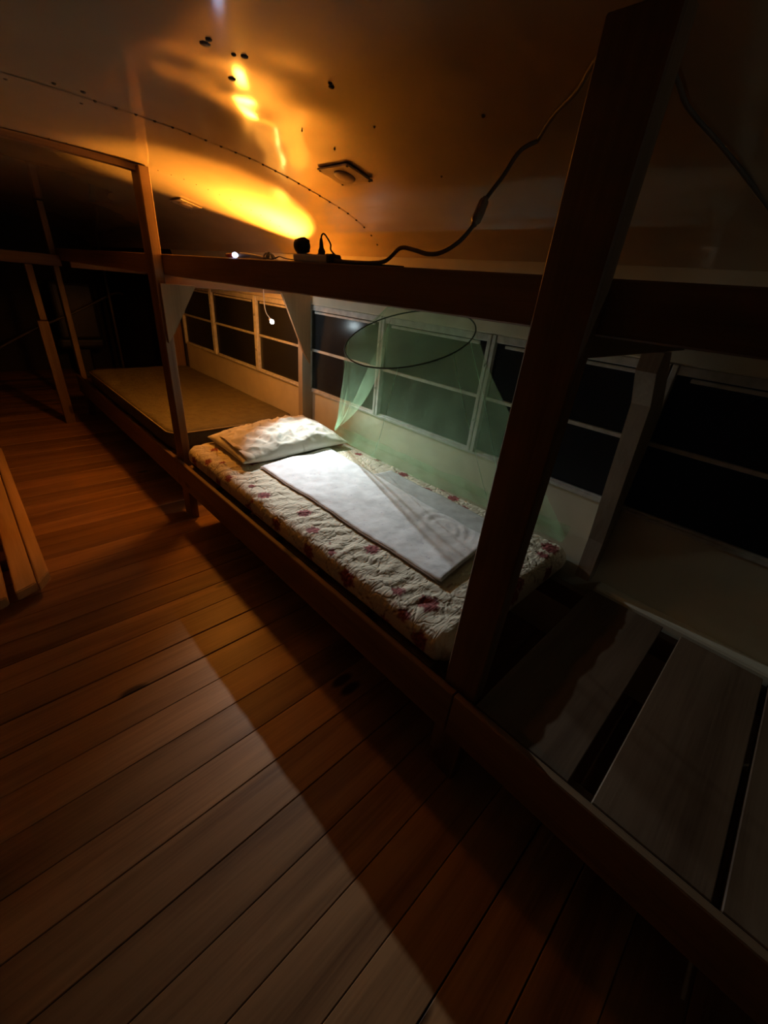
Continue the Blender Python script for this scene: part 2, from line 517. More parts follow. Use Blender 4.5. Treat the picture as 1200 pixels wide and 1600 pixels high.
# curved timber batten under the ceiling
bm = bmesh.new()
N = 30
for i in range(N):
    xa = -.62 + (.725 + .62) * i / N; xb = -.62 + (.725 + .62) * (i + 1) / N
    pts = []
    vs = []
    for xx in (xa, xb):
        z = zc(xx) - .004
        vs.append([bm.verts.new((xx, yq, zq)) for yq, zq in ((2.185, z), (2.225, z), (2.225, z - .020), (2.185, z - .020))])
    for q in range(4):
        bm.faces.new((vs[0][q], vs[0][(q + 1) % 4], vs[1][(q + 1) % 4], vs[1][q]))
    if i == 0: bm.faces.new(vs[0])
    if i == N - 1: bm.faces.new(vs[1])
bmesh.ops.remove_doubles(bm, verts=bm.verts[:], dist=1e-5)
o = link('ceiling_batten', bm, pine_x)
tag(o, 'thin dark curved batten fixed across the ceiling from the second post', 'batten')

# far end of the bus: grab pole, handrail, driver seat
pole = bmesh.new(); add_tube(pole, [(1.30, 5.6, 0), (1.30, 5.6, 1.50)], .014, 10)
dim_steel = plain('shade_dark_steel', (.10, .09, .08), rough=.5)  # pole and handrail steel darkened in colour for the unlit far end
tag(link('grab_pole', pole, dim_steel, smooth=True), 'thin upright metal grab pole in the dark far end of the bus', 'pole')
hr = bmesh.new(); add_tube(hr, smooth_path([(.10, 5.75, .0), (.12, 5.75, .27), (.20, 5.75, .34), (.6, 5.75, .56), (1.0, 5.75, .74), (1.38, 5.75, .93), (1.48, 5.75, .93)]), .012, 8)
tag(link('handrail', hr, dim_steel, smooth=True), 'sloping metal handrail in the dark far end of the bus', 'handrail')
seat = thing('driver_seat', (1.02, 6.1, 0), 'dark high backed seat in the far end of the bus', 'seat')
box('pedestal', (.94, 6.0, 0), (1.10, 6.16, .34), black_pl, seat, .02)
box('cushion', (.80, 5.88, .34), (1.24, 6.32, .46), black_pl, seat, .04, seg=3)
box('backrest', (.82, 5.84, .44), (1.22, 5.93, 1.02), black_pl, seat, .04, seg=3)

# ------------------------------------------------------------------ lumber on the floor at the left
GL = 'pine planks lying along the left of the aisle'
def plank(pts, z0, z1, label):
    bm = bmesh.new(); add_prism(bm, pts, 'z', z0, z1)
    bmesh.ops.bevel(bm, geom=bm.edges[:], offset=.004, segments=2, affect='EDGES')
    tag(link('pine_plank', bm, lumber_m), label, 'plank', GL)
plank([(-.036, 1.815), (.008, 1.88), (.012, 3.55), (-.034, 3.55)], .055, .100, 'narrow orange lit pine plank, nearest the aisle of the planks lying at the left')
plank([(-.108, 1.80), (-.040, 1.83), (-.038, 3.52), (-.106, 3.5)], .055, .096, 'middle pine plank with streaked grain lying at the left edge')
plank([(-.26, 1.73), (-.135, 1.79), (-.13, 3.5), (-.25, 3.5)], .055, .098, 'leftmost pine plank lying on the floor, cut off by the photo edge')
for yy in (2.15, 3.2):
    tag(box('timber_block', (-.26, yy, 0.001), (-.01, yy + .09, .054), pine_x, None, .003), 'short timber block holding the pine planks off the floor', 'block', 'timber blocks under the planks')

# ------------------------------------------------------------------ floral mattress
LEAVES = [(0.799, 1.991, 1.0), (0.702, 1.887, 1.1), (0.754, 1.811, 0.6), (0.87, 1.737, 1.2), (0.698, 1.665, 1.1), (0.749, 1.509, 0.6), (0.751, 1.404, 1.2), (0.794, 1.185, 1.2), (0.752, 1.061, 1.1), (0.717, 0.909, 0.7), (0.843, 0.832, 1.2), (0.761, 0.622, 0.9), (0.783, 0.525, 1.5), (1.403, 1.742, 1.0), (1.405, 1.566, 0.9), (1.445, 1.443, 0.9), (1.47, 1.366, 0.6), (1.42, 1.241, 1.2), (1.34, 1.2, 1.1), (1.38, 1.052, 1.2), (1.42, 0.924, 1.3), (1.37, 0.84, 1.4), (1.47, 1.064, 0.6), (1.455, 1.009, 0.5), (0.682, 1.427, 0.5), (1.44, 0.56, 1.4), (1.47, 0.47, 0.8), (1.40, 0.439, 1.6), (1.33, 0.437, 1.0), (1.27, 0.52, 1.5), (1.20, 0.473, 1.3), (1.10, 0.412, 1.6), (0.655, 1.231, 1.3), (0.649, 1.013, 1.4), (0.674, 0.797, 1.6), (0.699, 0.55, 1.0), (0.602, 0.612, 1.5), (0.651, 0.473, 1.5), (.63, 1.75, 1.1), (.62, 1.45, 1.3), (.97, .46, 1.2), (1.0, 1.9, 1.1), (1.2, 1.95, 1.3), (.64, 2.02, 1.2), (1.06, .36, 1.4), (1.3, .35, 1.4), (.85, .36, 1.2)]
rng = np.random.default_rng(7)
def floral(U, V):
    """albedo of the printed cloth at unfolded coordinates (numpy arrays)"""
    base = np.array([0.66, 0.60, 0.46])
    col = np.tile(base, (len(U), 1))
    blot = 0.5 + 0.5 * np.sin(U * 31 + 2 * np.sin(V * 17)) * np.sin(V * 23 + np.sin(U * 29))
    col *= (0.94 + 0.06 * blot)[:, None]
    def seg(d, c, wdt, a=.8):
        k = np.clip(1 - d / wdt, 0, 1)[:, None] * a
        return k, np.array(c)
    # twigs
    for (lx, ly, s) in LEAVES:
        for q in range(2):
            a = rng.uniform(0, 2 * math.pi)
            px, py = lx, ly
            for st in range(7):
                a += rng.uniform(-.6, .6)
                qx, qy = px + math.cos(a) * .016, py + math.sin(a) * .016
                msk = (np.abs(U - px) < .03) & (np.abs(V - py) < .03)
                if msk.any():
                    u, v = U[msk], V[msk]
                    dx, dy = qx - px, qy - py
                    t = np.clip(((u - px) * dx + (v - py) * dy) / (dx * dx + dy * dy), 0, 1)
                    d = np.hypot(u - px - t * dx, v - py - t * dy)
                    k, c = seg(d, (.16, .12, .07), .0038, .85)
                    col[msk] = col[msk] * (1 - k) + c * k
                px, py = qx, qy
            # small sprig leaf at the tip
            msk = (np.abs(U - px) < .02) & (np.abs(V - py) < .02)
            if msk.any() and rng.random() < .7:
                u, v = U[msk] - px, V[msk] - py
                ca, sa = math.cos(a), math.sin(a)
                d = np.hypot((u * ca + v * sa) / .010, (-u * sa + v * ca) / .004)
                k = np.clip((1.15 - d) * 4, 0, 1)[:, None] * .8
                col[msk] = col[msk] * (1 - k) + np.array((.20, .17, .08) if rng.random() < .5 else (.25, .08, .05)) * k
    for (lx, ly, s) in LEAVES:
        R = .0285 * s ** .8
        ph = rng.uniform(0, 6.28); lob = rng.integers(5, 8)
        msk = (np.abs(U - lx) < R * 1.5) & (np.abs(V - ly) < R * 1.5)
        if not msk.any(): continue
        u, v = U[msk] - lx, V[msk] - ly
        r = np.hypot(u, v); th = np.arctan2(v, u) + ph
        edge = R * (.74 + .22 * np.cos(lob * th * .5) ** 2 + .10 * np.sin(lob * 2.3 * th) + .12 * np.cos(th))
        k = np.clip((edge - r) / .003, 0, 1)[:, None]
        vein = np.clip(1 - np.abs(np.sin(lob * th * .5)) * r / .004, 0, 1)[:, None]
        c = np.array((.27, .075, .07)) * (1 + .35 * np.sin(th * 3 + r * 300))[:, None]
        c = c * (1 - .45 * vein)
        col[msk] = col[msk] * (1 - k) + c * k
    return col

def cloth_mat(name, attr=True, col=(.7, .7, .7), quilt=0.0, wrink=0.5, wscale=(60, 12, 30), rough=.85, fine=400, ndist=.004):
    m, nt, b = new_mat(name)
    L = nt.links
    tc = nt.nodes.new('ShaderNodeTexCoord')
    if attr:
        at = nt.nodes.new('ShaderNodeVertexColor'); at.layer_name = 'print'
        L.new(at.outputs[0], b.inputs['Base Color'])
    else:
        n0 = nt.nodes.new('ShaderNodeTexNoise'); n0.inputs['Scale'].default_value = 18; n0.inputs['Detail'].default_value = 8
        L.new(tc.outputs['Object'], n0.inputs['Vector'])
        r = ramp(nt, n0.outputs['Fac'], [(0.3, tuple(c * .82 for c in col)), (0.7, tuple(min(1, c * 1.1) for c in col))])
        L.new(r.outputs[0], b.inputs['Base Color'])
    b.inputs['Roughness'].default_value = rough
    b.inputs['Specular IOR Level'].default_value = 0.25
    mp = nt.nodes.new('ShaderNodeMapping'); mp.inputs['Scale'].default_value = wscale
    mp.inputs['Rotation'].default_value = (0, 0, .35)
    L.new(tc.outputs['Object'], mp.inputs[0])
    n = nt.nodes.new('ShaderNodeTexNoise'); n.inputs['Scale'].default_value = 1; n.inputs['Detail'].default_value = 3; n.inputs['Distortion'].default_value = 1.2
    L.new(mp.outputs[0], n.inputs['Vector'])
    h = n.outputs['Fac']
    if quilt:
        nd = nt.nodes.new('ShaderNodeTexNoise'); nd.inputs['Scale'].default_value = 14
        L.new(tc.outputs['Object'], nd.inputs['Vector'])
        mv = nt.nodes.new('ShaderNodeMix'); mv.data_type = 'VECTOR'; mv.inputs[0].default_value = .13
        L.new(tc.outputs['Object'], mv.inputs[4]); L.new(nd.outputs['Color'], mv.inputs[5])
        v = nt.nodes.new('ShaderNodeTexVoronoi'); v.feature = 'DISTANCE_TO_EDGE'; v.inputs['Scale'].default_value = 17
        L.new(mv.outputs[1], v.inputs['Vector'])
        mr = nt.nodes.new('ShaderNodeMapRange'); mr.inputs[1].default_value = 0; mr.inputs[2].default_value = .17; mr.interpolation_type = 'SMOOTHSTEP'
        mr.inputs[3].default_value = 0; mr.inputs[4].default_value = quilt
        L.new(v.outputs['Distance'], mr.inputs[0])
        ad = nt.nodes.new('ShaderNodeMath'); ad.operation = 'ADD'
        L.new(mr.outputs[0], ad.inputs[0]); L.new(h, ad.inputs[1]); h = ad.outputs[0]
    bp = nt.nodes.new('ShaderNodeBump'); bp.inputs['Strength'].default_value = wrink; bp.inputs['Distance'].default_value = ndist
    L.new(h, bp.inputs['Height']); L.new(bp.outputs[0], b.inputs['Normal'])
    return m

def slab(name, x0, x1, y0, y1, z0, z1, r, step, mat, heightf, parent=None, rc=.05):
    """soft slab: rounded box surface from a wrapped grid; heightf(x,y)->dz for the top"""
    # cross-section loop unrolled: rows in y, loop in x-z
    hx, hy, hz = (x1 - x0) / 2, (y1 - y0) / 2, (z1 - z0) / 2
    cx, cy, cz = (x0 + x1) / 2, (y0 + y1) / 2, (z0 + z1) / 2
    bm = bmesh.new()
    nx = max(4, int(2 * hx / step)); ny = max(4, int(2 * hy / step)); nz = max(4, int(2 * hz / step / 1.3))
    verts = {}
    def mapv(u, v, w):
        # u,v,w in box coordinates -> rounded
        ix, iy, iz = hx - r, hy - r, hz - r
        p = Vector((u, v, w))
        # plan corner rounding
        qx, qy = max(abs(u) - (hx - rc), 0), max(abs(v) - (hy - rc), 0)
        if qx > 0 and qy > 0:
            l = math.hypot(qx, qy)
            k = max(qx, qy) / l
            u = math.copysign(hx - rc + qx * k, u); v = math.copysign(hy - rc + qy * k, v)
        # vertical edge rounding
        d = max(abs(u) - ix, abs(v) - iy, 0)
        e = max(abs(w) - iz, 0)
        return u, v, w, d, e
    def addv(i, j, k):
        key = (i, j, k)
        if key in verts: return verts[key]
        u = -hx + 2 * hx * i / nx; v = -hy + 2 * hy * j / ny; w = -hz + 2 * hz * k / nz
        ix, iy, iz = hx - r, hy - r, hz - r
        c = Vector((max(-ix, min(ix, u)), max(-iy, min(iy, v)), max(-iz, min(iz, w))))
        d = Vector((u, v, w)) - c
        if d.length > 1e-9: p = c + d.normalized() * max(abs(d.x), abs(d.y), abs(d.z))
        else: p = Vector((u, v, w))
        # plan corners
        qx, qy = abs(p.x) - (hx - rc), abs(p.y) - (hy - rc)
        if qx > 0 and qy > 0:
            l = math.hypot(qx, qy); kk = max(qx, qy) / l
            p.x = math.copysign(hx - rc + qx * kk, p.x); p.y = math.copysign(hy - rc + qy * kk, p.y)
        tz = (p.z + hz) / (2 * hz)
        dz = heightf(p.x + cx, p.y + cy) * tz
        verts[key] = bm.verts.new((p.x, p.y, p.z + dz))
        return verts[key]
    def quad(a, b, c, d): bm.faces.new((a, b, c, d))
    for i in range(nx):
        for j in range(ny):
            for k in (0, nz):
                q = [addv(i, j, k), addv(i + 1, j, k), addv(i + 1, j + 1, k), addv(i, j + 1, k)]
                quad(*(q if k else q[::-1]))
    for i in range(nx):
        for k in range(nz):
            for j in (0, ny):
                q = [addv(i, j, k), addv(i + 1, j, k), addv(i + 1, j, k + 1), addv(i, j, k + 1)]
                quad(*(q[::-1] if j else q))
    for j in range(ny):
        for k in range(nz):
            for i in (0, nx):
                q = [addv(i, j, k), addv(i, j + 1, k), addv(i, j + 1, k + 1), addv(i, j, k + 1)]
                quad(*(q if i else q[::-1]))
    o = link(name, bm, mat, None, smooth=True)
    o.location = (cx, cy, cz)
    if parent is not None: adopt(o, parent)
    return o

def hf1(x, y):
    n = noise.noise(Vector((x * 5, y * 4, 0))) * .006 + noise.noise(Vector((x * 16, y * 13, 3))) * .003
    # ruching along the front edge: short folds running across
    e = max(0, 1 - abs(x - .79) / .11)
    n += e * .0035 * math.sin(y * 95 + 5 * noise.noise(Vector((x * 12, y * 7, 9))) + x * 40)
    e2 = max(0, 1 - abs(x - 1.30) / .16) * max(0, 1 - abs(y - .47) / .16)
    n += e2 * .006 * noise.noise(Vector((x * 40, y * 70, 1)))
    n += .008 * math.sin(max(0, min(1, (x - .70) / .78)) * math.pi)
    return n
quilt_m = cloth_mat('quilted_floral_cloth', quilt=.42, wrink=.9, wscale=(16, 60, 24), ndist=.006)
mat1 = slab('floral_mattress',   .698, 1.485, .385, 2.128, .3455, .446, .042, .0062, quilt_m, hf1, rc=.045)
tag(mat1, 'cream quilted mattress cover printed with dark red leaves, on the lower bunk under the netting', 'mattress')
me = mat1.data
co = np.empty(len(me.vertices) * 3); me.vertices.foreach_get('co', co); co = co.reshape(-1, 3) + np.array(mat1.location)
U = co[:, 0] - np.where(co[:, 0] < .76, np.clip(.446 - co[:, 2], 0, 1), 0); V = co[:, 1] - np.where(co[:, 1] < .45, np.clip(.446 - co[:, 2], 0, 1), 0)
colr = floral(U, V)
ca = me.color_attributes.new('print', 'FLOAT_COLOR', 'POINT')
ca.data.foreach_set('color', np.concatenate([colr, np.ones((len(colr), 1))], 1).astype(np.float32).ravel())

# olive mattress
def hf2(x, y):
    return noise.noise(Vector((x * 4, y * 3, 5))) * .008 - .006 * math.sin((y - 2.3) * 1.6)
olive_m = cloth_mat('olive_foam_cloth', attr=False, col=(.125, .105, .05), wrink=.8, wscale=(28, 28, 28), ndist=.006)
mat2 = slab('olive_mattress', .694, 1.485, 2.305, 4.13, .3455, .462, .018, .022, olive_m, hf2, rc=.08)
tag(mat2, 'thin olive brown foam mattress on the far lower bunk beyond the pillow', 'mattress')
bm = bmesh.new()
pp = []
for cxx, cyy, a0 in ((.694 + .08, 2.305 + .08, math.pi), (1.485 - .08, 2.305 + .08, 1.5 * math.pi), (1.485 - .08, 4.13 - .08, 0), (.694 + .08, 4.13 - .08, .5 * math.pi)):
    for q in range(7):
        a = a0 + q / 6 * math.pi / 2
        xq, yq = cxx + math.cos(a) * .081, cyy + math.sin(a) * .081
        pp.append((xq, yq, .448 + hf2(xq, yq)))
add_tube(bm, [p for p in pp], .004, 6, closed=True)
link('piping', bm, plain('olive_piping', (.30, .25, .13), rough=.8), mat2, smooth=True)

# ------------------------------------------------------------------ pillow
def pillow():
    bm = bmesh.new()
    c = Vector((1.112, 1.885, 0)); L, Wd = .60, .42
    ax = Vector((math.cos(-.03), math.sin(-.03), 0)); ay = Vector((-ax.y, ax.x, 0))
    nu, nv = 120, 80
    rows = {}
    def P(i, j, side):
        u = -1 + 2 * i / nu; v = -1 + 2 * j / nv
        # pinched corners
        uu = u * (1 - .07 * (1 - abs(v)) ** 2 * 0 - .05 * (1 - v * v) * 0) ; vv = v
        edge = (1 - abs(u) ** 2.6) ** .55 * (1 - abs(v) ** 2.4) ** .55 if abs(u) < 1 and abs(v) < 1 else 0
        sx = u * L / 2 * (1 - .045 * (1 - v * v) * -1 * 0 + .03 * abs(v) ** 3); sy = v * Wd / 2 * (1 + .04 * abs(u) ** 3 - .03)
        h = .085 * edge
        h *= 1 + .12 * (u > 0) * u
        if side > 0:
            n = noise.noise(Vector((u * 5 + v * 2, v * 3.2 - u * 1.4, 2)))
            fold = math.sin((u * 1.1 + .9 * v) * 13 + 4 * noise.noise(Vector((u * 2, v * 2, 7))))
            rid = 1 - abs(noise.noise(Vector((u * 2.6 + v * 1.6 + 5, v * 3.0 - u * 2.2, 12)))) * 2.2
            rid2 = 1 - abs(noise.noise(Vector((u * 5.2 - v * 2.5, v * 5.0 + u * 3.2, 31)))) * 2.2
            h += min(1, edge * 1.3) * (.016 * n + .006 * fold * max(0, noise.noise(Vector((u * 2.1, v * 2.3, 4))) + .35) + .008 * max(0, rid) ** 2.5 + .003 * max(0, rid2) ** 2.5)
            z = .488 + h
        else:
            z = .485 - h * .62 * (.75)
        # sag: lies on the mattress
        p = c + ax * sx + ay * sy
        z += .006 * math.sin(u * 3) - .006
        return Vector((p.x, p.y, max(z, .4585)))
    top = [[bm.verts.new(P(i, j, 1)) for j in range(nv + 1)] for i in range(nu + 1)]
    bot = [[top[i][j] if i in (0, nu) or j in (0, nv) else bm.verts.new(P(i, j, -1)) for j in range(nv + 1)] for i in range(nu + 1)]
    for i in range(nu):
        for j in range(nv):
            bm.faces.new((top[i][j], top[i + 1][j], top[i + 1][j + 1], top[i][j + 1]))
            f = (bot[i][j], bot[i][j + 1], bot[i + 1][j + 1], bot[i + 1][j])
            if len(set(f)) == 4:
                try: bm.faces.new(f)
                except ValueError: pass
    return bm
pm = cloth_mat('pillowcase_cloth', quilt=0, wrink=.5, wscale=(12, 20, 18), ndist=.006)
pil = link('pillow', pillow(), pm, smooth=True)
tag(pil, 'plump crumpled cream pillow at the head of the floral mattress', 'pillow')
me = pil.data
co = np.empty(len(me.vertices) * 3); me.vertices.foreach_get('co', co); co = co.reshape(-1, 3)
col = np.tile(np.array([.70, .66, .54]), (len(co), 1))
for k in range(46):
    px, py = rng.uniform(.85, 1.42), rng.uniform(1.66, 2.06); a = rng.uniform(0, 3.14)
    u, v = co[:, 0] - px, co[:, 1] - py
    d = np.hypot((u * math.cos(a) + v * math.sin(a)) / .011, (-u * math.sin(a) + v * math.cos(a)) / .0045)
    kk = np.clip((1.2 - d) * 3, 0, 1)[:, None] * .45
    col = col * (1 - kk) + np.array((.30, .26, .16)) * kk
ca = me.color_attributes.new('print', 'FLOAT_COLOR', 'POINT')
ca.data.foreach_set('color', np.concatenate([col, np.ones((len(col), 1))], 1).astype(np.float32).ravel())
# open hemmed end of the pillowcase (faces the aisle)
bm = bmesh.new()
N = 40; rings = []
for t, (dx, sc) in enumerate([(.05, .80), (.0, .97), (-.035, 1.0), (-.037, .96), (.0, .90)]):
    ring = []
    for k in range(N):
        a = 2 * math.pi * k / N
        yy = 1.862 + math.cos(a) * .185 * sc
        zz = .488 + math.sin(a) * (.034 if math.sin(a) > 0 else .024) * sc + .003 * math.sin(5 * a + t)
        ring.append(bm.verts.new((.868 + dx + .012 * math.cos(a) * 1.0 - .02 * math.sin(a) * .5, yy, max(zz, .4595))))
    rings.append(ring)
for i in range(len(rings) - 1):
    for k in range(N):
        bm.faces.new((rings[i][k], rings[i][(k + 1) % N], rings[i + 1][(k + 1) % N], rings[i + 1][k]))
link('pillowcase_hem', bm, plain('pillowcase_hem_cloth', (.66, .58, .44), rough=.85, scale=30), pil, smooth=True)

# ------------------------------------------------------------------ white towel and the greyish cloth beside it
def flat_cloth(name, outline, z, thick, mat, amp, seedz, nu=110, nv=60, curl=None):
    """cloth patch from four corners (near-left, near-right, far-right, far-left), closed solid"""
    A, B, Cc, D = [Vector((*p, 0)) for p in outline]
    bm = bmesh.new()
    def P(i, j, top):
        u, v = i / nu, j / nv           # u along length (near->far), v across
        p = (A * (1 - v) + B * v) * (1 - u) + (D * (1 - v) + Cc * v) * u
        n = noise.noise(Vector((p.x * 9, p.y * 9, seedz))) * amp + noise.noise(Vector((p.x * 30, p.y * 30, seedz))) * amp * .25
        w = noise.noise(Vector((p.y * 6, seedz, 0)))
        p.x += .006 * w * (1 if v > .5 else .7)
        ez = min(u * nu, (1 - u) * nu, v * nv, (1 - v) * nv)
        rim = 1 if ez >= 1 else .35
        zz = z + hf1(p.x, p.y) * .9 + max(n, -.002)
        if curl: zz += curl(u, v)
        return Vector((p.x, p.y, zz + (thick * rim if top else 0)))
    top = [[bm.verts.new(P(i, j, True)) for j in range(nv + 1)] for i in range(nu + 1)]
    bot = [[bm.verts.new(P(i, j, False)) for j in range(nv + 1)] for i in range(nu + 1)]
    for i in range(nu):
        for j in range(nv):
            bm.faces.new((top[i][j], top[i + 1][j], top[i + 1][j + 1], top[i][j + 1]))
            bm.faces.new((bot[i][j], bot[i][j + 1], bot[i + 1][j + 1], bot[i + 1][j]))
    for i in range(nu):
        for j, s in ((0, 1), (nv, -1)):
            f = (top[i][j], bot[i][j], bot[i + 1][j], top[i + 1][j]); bm.faces.new(f[::s])
    for j in range(nv):
        for i, s in ((0, -1), (nu, 1)):
            f = (top[i][j], bot[i][j], bot[i][j + 1], top[i][j + 1]); bm.faces.new(f[::s])
    return link(name, bm, mat, smooth=True)
def towel_mat():
    m = cloth_mat('white_terry_cloth', attr=False, col=(.84, .84, .84), wrink=.35, wscale=(26, 26, 26), ndist=.005)
    nt = m.node_tree; b = nt.nodes['Principled BSDF']; L = nt.links
    src = b.inputs['Base Color'].links[0].from_socket
    tc = nt.nodes.new('ShaderNodeTexCoord')
    v = nt.nodes.new('ShaderNodeTexVoronoi'); v.inputs['Scale'].default_value = 34
    L.new(tc.outputs['Object'], v.inputs['Vector'])
    r = ramp(nt, v.outputs['Distance'], [(.10, (1, 1, 1)), (.16, (0, 0, 0))])
    mu = nt.nodes.new('ShaderNodeMath'); mu.operation = 'MULTIPLY'; mu.inputs[1].default_value = .35
    L.new(r.outputs[0], mu.inputs[0])
    mx = nt.nodes.new('ShaderNodeMix'); mx.data_type = 'RGBA'
    L.new(mu.outputs[0], mx.inputs[0]); L.new(src, mx.inputs[6]); mx.inputs[7].default_value = (.35, .30, .45, 1)
    L.new(mx.outputs[2], b.inputs['Base Color'])
    return m
tw_m = towel_mat()
sh = flat_cloth('greyish_cloth', [(1.12, .60), (1.375, .62), (1.40, 1.30), (1.15, 1.32)], .4475, .004, plain('pale_grey_cloth', (.52, .52, .50), rough=.9, scale=30), .003, 8, 60, 30)  # thin greyish patch beside the towel
tag(sh, 'thin greyish cloth patch beside the white towel towards the windows', 'sheet')
def curl(u, v):
    z = .006
    if u < .08: z += .010 * (1 - u / .08) * (0.4 + .6 * v)
    # curved crease rings in the near far-side corner
    d = math.hypot((u - .16) * 1.15, (v - .75) * .42)
    z += .0013 * math.sin(d * 150 + 2 * noise.noise(Vector((u * 9, v * 5, 2)))) * math.exp(-((d - .09) / .05) ** 2) * (1 if v > .72 else .25)
    return z
tw = flat_cloth('white_towel', [(.880, .555), (1.235, .600), (1.302, 1.690), (.872, 1.655)], .4475, .008, tw_m, .003, 2, 150, 70, curl)
tag(tw, 'large white towel spread flat down the middle of the floral mattress', 'towel')
bm = bmesh.new()
pth = []
for i in range(40):
    u = i / 39; p = Vector((.880 * (1 - u) + .872 * u, .555 * (1 - u) + 1.655 * u, 0))
    p.x += -.002 + .006 * noise.noise(Vector((p.y * 6, 2, 0))) * .7
    pth.append((p.x, p.y, .4535 + hf1(p.x, p.y) * .9))
add_tube(bm, pth, .0032, 6)
link('hem', bm, plain('brown_towel_hem', (.30, .22, .17), rough=.9), tw, smooth=True, label='darker stitched hem')

# pale pad added on the upper deck to brighten its reflection in the ceiling
pad = slab('reflector_pad', .86, 1.36, 1.02, 2.12, 1.2883, 1.2935, .002, .04, cloth_mat('pale_pad_cloth', attr=False, col=(.76, .70, .58), wrink=.3), lambda x, y: 0.0, rc=.03)
tag(pad, 'thin pale pad added on the upper deck to brighten its reflection in the ceiling', 'sleeping pad')

# ------------------------------------------------------------------ mosquito net
net = thing('mosquito_net', (1.45, 1.1, 1.18), 'pale green mosquito net with a wire hoop, hanging against the windows over the floral mattress', 'mosquito net')
RC_ = Vector((1.197, 1.099, 1.106)); e1 = Vector((1, 0, .405)).normalized(); e2 = Vector((0, 1, .021)).normalized(); RR = .242
def ringp(th, r=RR): return RC_ + e1 * (r * math.cos(th)) + e2 * (r * math.sin(th))
bm = bmesh.new(); add_tube(bm, [ringp(2 * math.pi * k / 72) for k in range(72)], .0026, 8, closed=True)
link('hoop', bm, hoop_m, net, smooth=True)
NT, NV = 260, 70
GATH = Vector((1.445, 1.845, .492))
def bottom(th):
    # th in [0,2pi): 0 wall side, pi/2 far, pi aisle side, 3pi/2 near
    d = math.degrees(th) % 360
    if 60 <= d <= 150: return GATH + Vector((.0, -.02, 0)) * ((d - 60) / 90)
    if 150 < d <= 290:
        s = (d - 150) / 140; s = s ** 1.1
        return Vector((1.435 - .02 * math.sin(s * math.pi), 1.825 + (.42 - 1.825) * s, .466))
    s = ((d - 290) % 360) / 130
    return Vector((1.492, .42 + (1.845 - .42) * s, .47 + .02 * s))
def netp(th, v):
    a = ringp(th); b = bottom(th)
    d = math.degrees(th) % 360
    k = 2.1 if 60 <= d <= 190 else (2.1 - 1.0 * min(1, (d - 190) / 60) if 190 < d <= 290 else 1.0)
    hx = v ** k
    p = Vector((a.x + (b.x - a.x) * hx, a.y + (b.y - a.y) * hx, a.z + (b.z - a.z) * v))
    # folds, growing towards the gathered corner and along the bottom
    g = math.exp(-((p.y - 1.75) / .35) ** 2)
    amp = .013 * math.sin(math.pi * min(1, v * 1.02)) * (.3 + 1.5 * g)
    ph = th * 15 + 2.2 * math.sin(th * 3)
    rd = Vector((math.cos(th), math.sin(th), 0))
    p += rd * amp * math.sin(ph) * (.5 + .5 * v)
    p += rd * .006 * noise.noise(Vector((th * 3, v * 4, 1)))
    p.x = min(p.x, 1.483 if p.z > .5 else 1.494)
    return p
bm = bmesh.new()
g = [[bm.verts.new(netp(2 * math.pi * i / NT, j / NV)) for j in range(NV + 1)] for i in range(NT)]
for i in range(NT):
    for j in range(NV):
        bm.faces.new((g[i][j], g[(i + 1) % NT][j], g[(i + 1) % NT][j + 1], g[i][j + 1]))
link('netting', bm, net_m, net, smooth=True)
# bunched hem of the net lying along the back edge of the mattress
bm = bmesh.new()
NS, NW = 200, 14
g = []
for i in range(NS + 1):
    s = i / NS; yy = 1.84 + (.42 - 1.84) * s; row = []
    for j in range(NW + 1):
        t = j / NW
        wd = .035 + .045 * math.sin(math.pi * min(1, s * 1.3)) + .02 * noise.noise(Vector((yy * 5, 0, 0)))
        x = 1.484 - wd * t
        z = .462 + (.055 + .02 * noise.noise(Vector((yy * 6, 4, 0)))) * (1 - t) ** 1.6 + .010 * math.sin(yy * 42 + t * 5 + 3 * noise.noise(Vector((yy * 4, t * 2, 0)))) * math.sin(math.pi * t) + .004
        row.append(bm.verts.new((x, yy, max(z, .458))))
    g.append(row)
for i in range(NS):
    for j in range(NW):
        bm.faces.new((g[i][j], g[i + 1][j], g[i + 1][j + 1], g[i][j + 1]))
link('net_hem', bm, net_hem_m, net, smooth=True)
# cap from the hoop up to the hanging point on the window header
APEX = Vector((1.478, 1.50, 1.188))
bm = bmesh.new()
def capp(th, v):
    a = ringp(th)
    p = a.lerp(APEX, v)
    p.z -= .012 * math.sin(math.pi * v)
    rd = Vector((math.cos(th), math.sin(th), .3))
    p += rd * .006 * math.sin(math.pi * v) * math.sin(th * 11)
    p.x = min(p.x, 1.483)
    return p
g = [[bm.verts.new(capp(2 * math.pi * i / 120, j / 24 * .985)) for j in range(25)] for i in range(120)]
for i in range(120):
    for j in range(24):
        bm.faces.new((g[i][j], g[(i + 1) % 120][j], g[(i + 1) % 120][j + 1], g[i][j + 1]))
link('net_top', bm, net_m, net, smooth=True)
bm = bmesh.new(); add_tube(bm, smooth_path([APEX - Vector((0, 0, .01)), APEX + Vector((.004, 0, .02))], 4), .003, 6)
link('hanging_loop', bm, net_seam_m, net)
for d0, d1 in ((215, 150), (262, 262), (120, 150), (285, 240)):
    bm = bmesh.new()
    pts = []
    for j in range(36):
        v = j / 35
        pts.append(netp(math.radians(d0 + (d1 - d0) * v * .4), v * .97) + Vector((-.002, 0, 0)))
    add_tube(bm, pts, .0007, 5)
    link('seam', bm, net_seam_m, net)

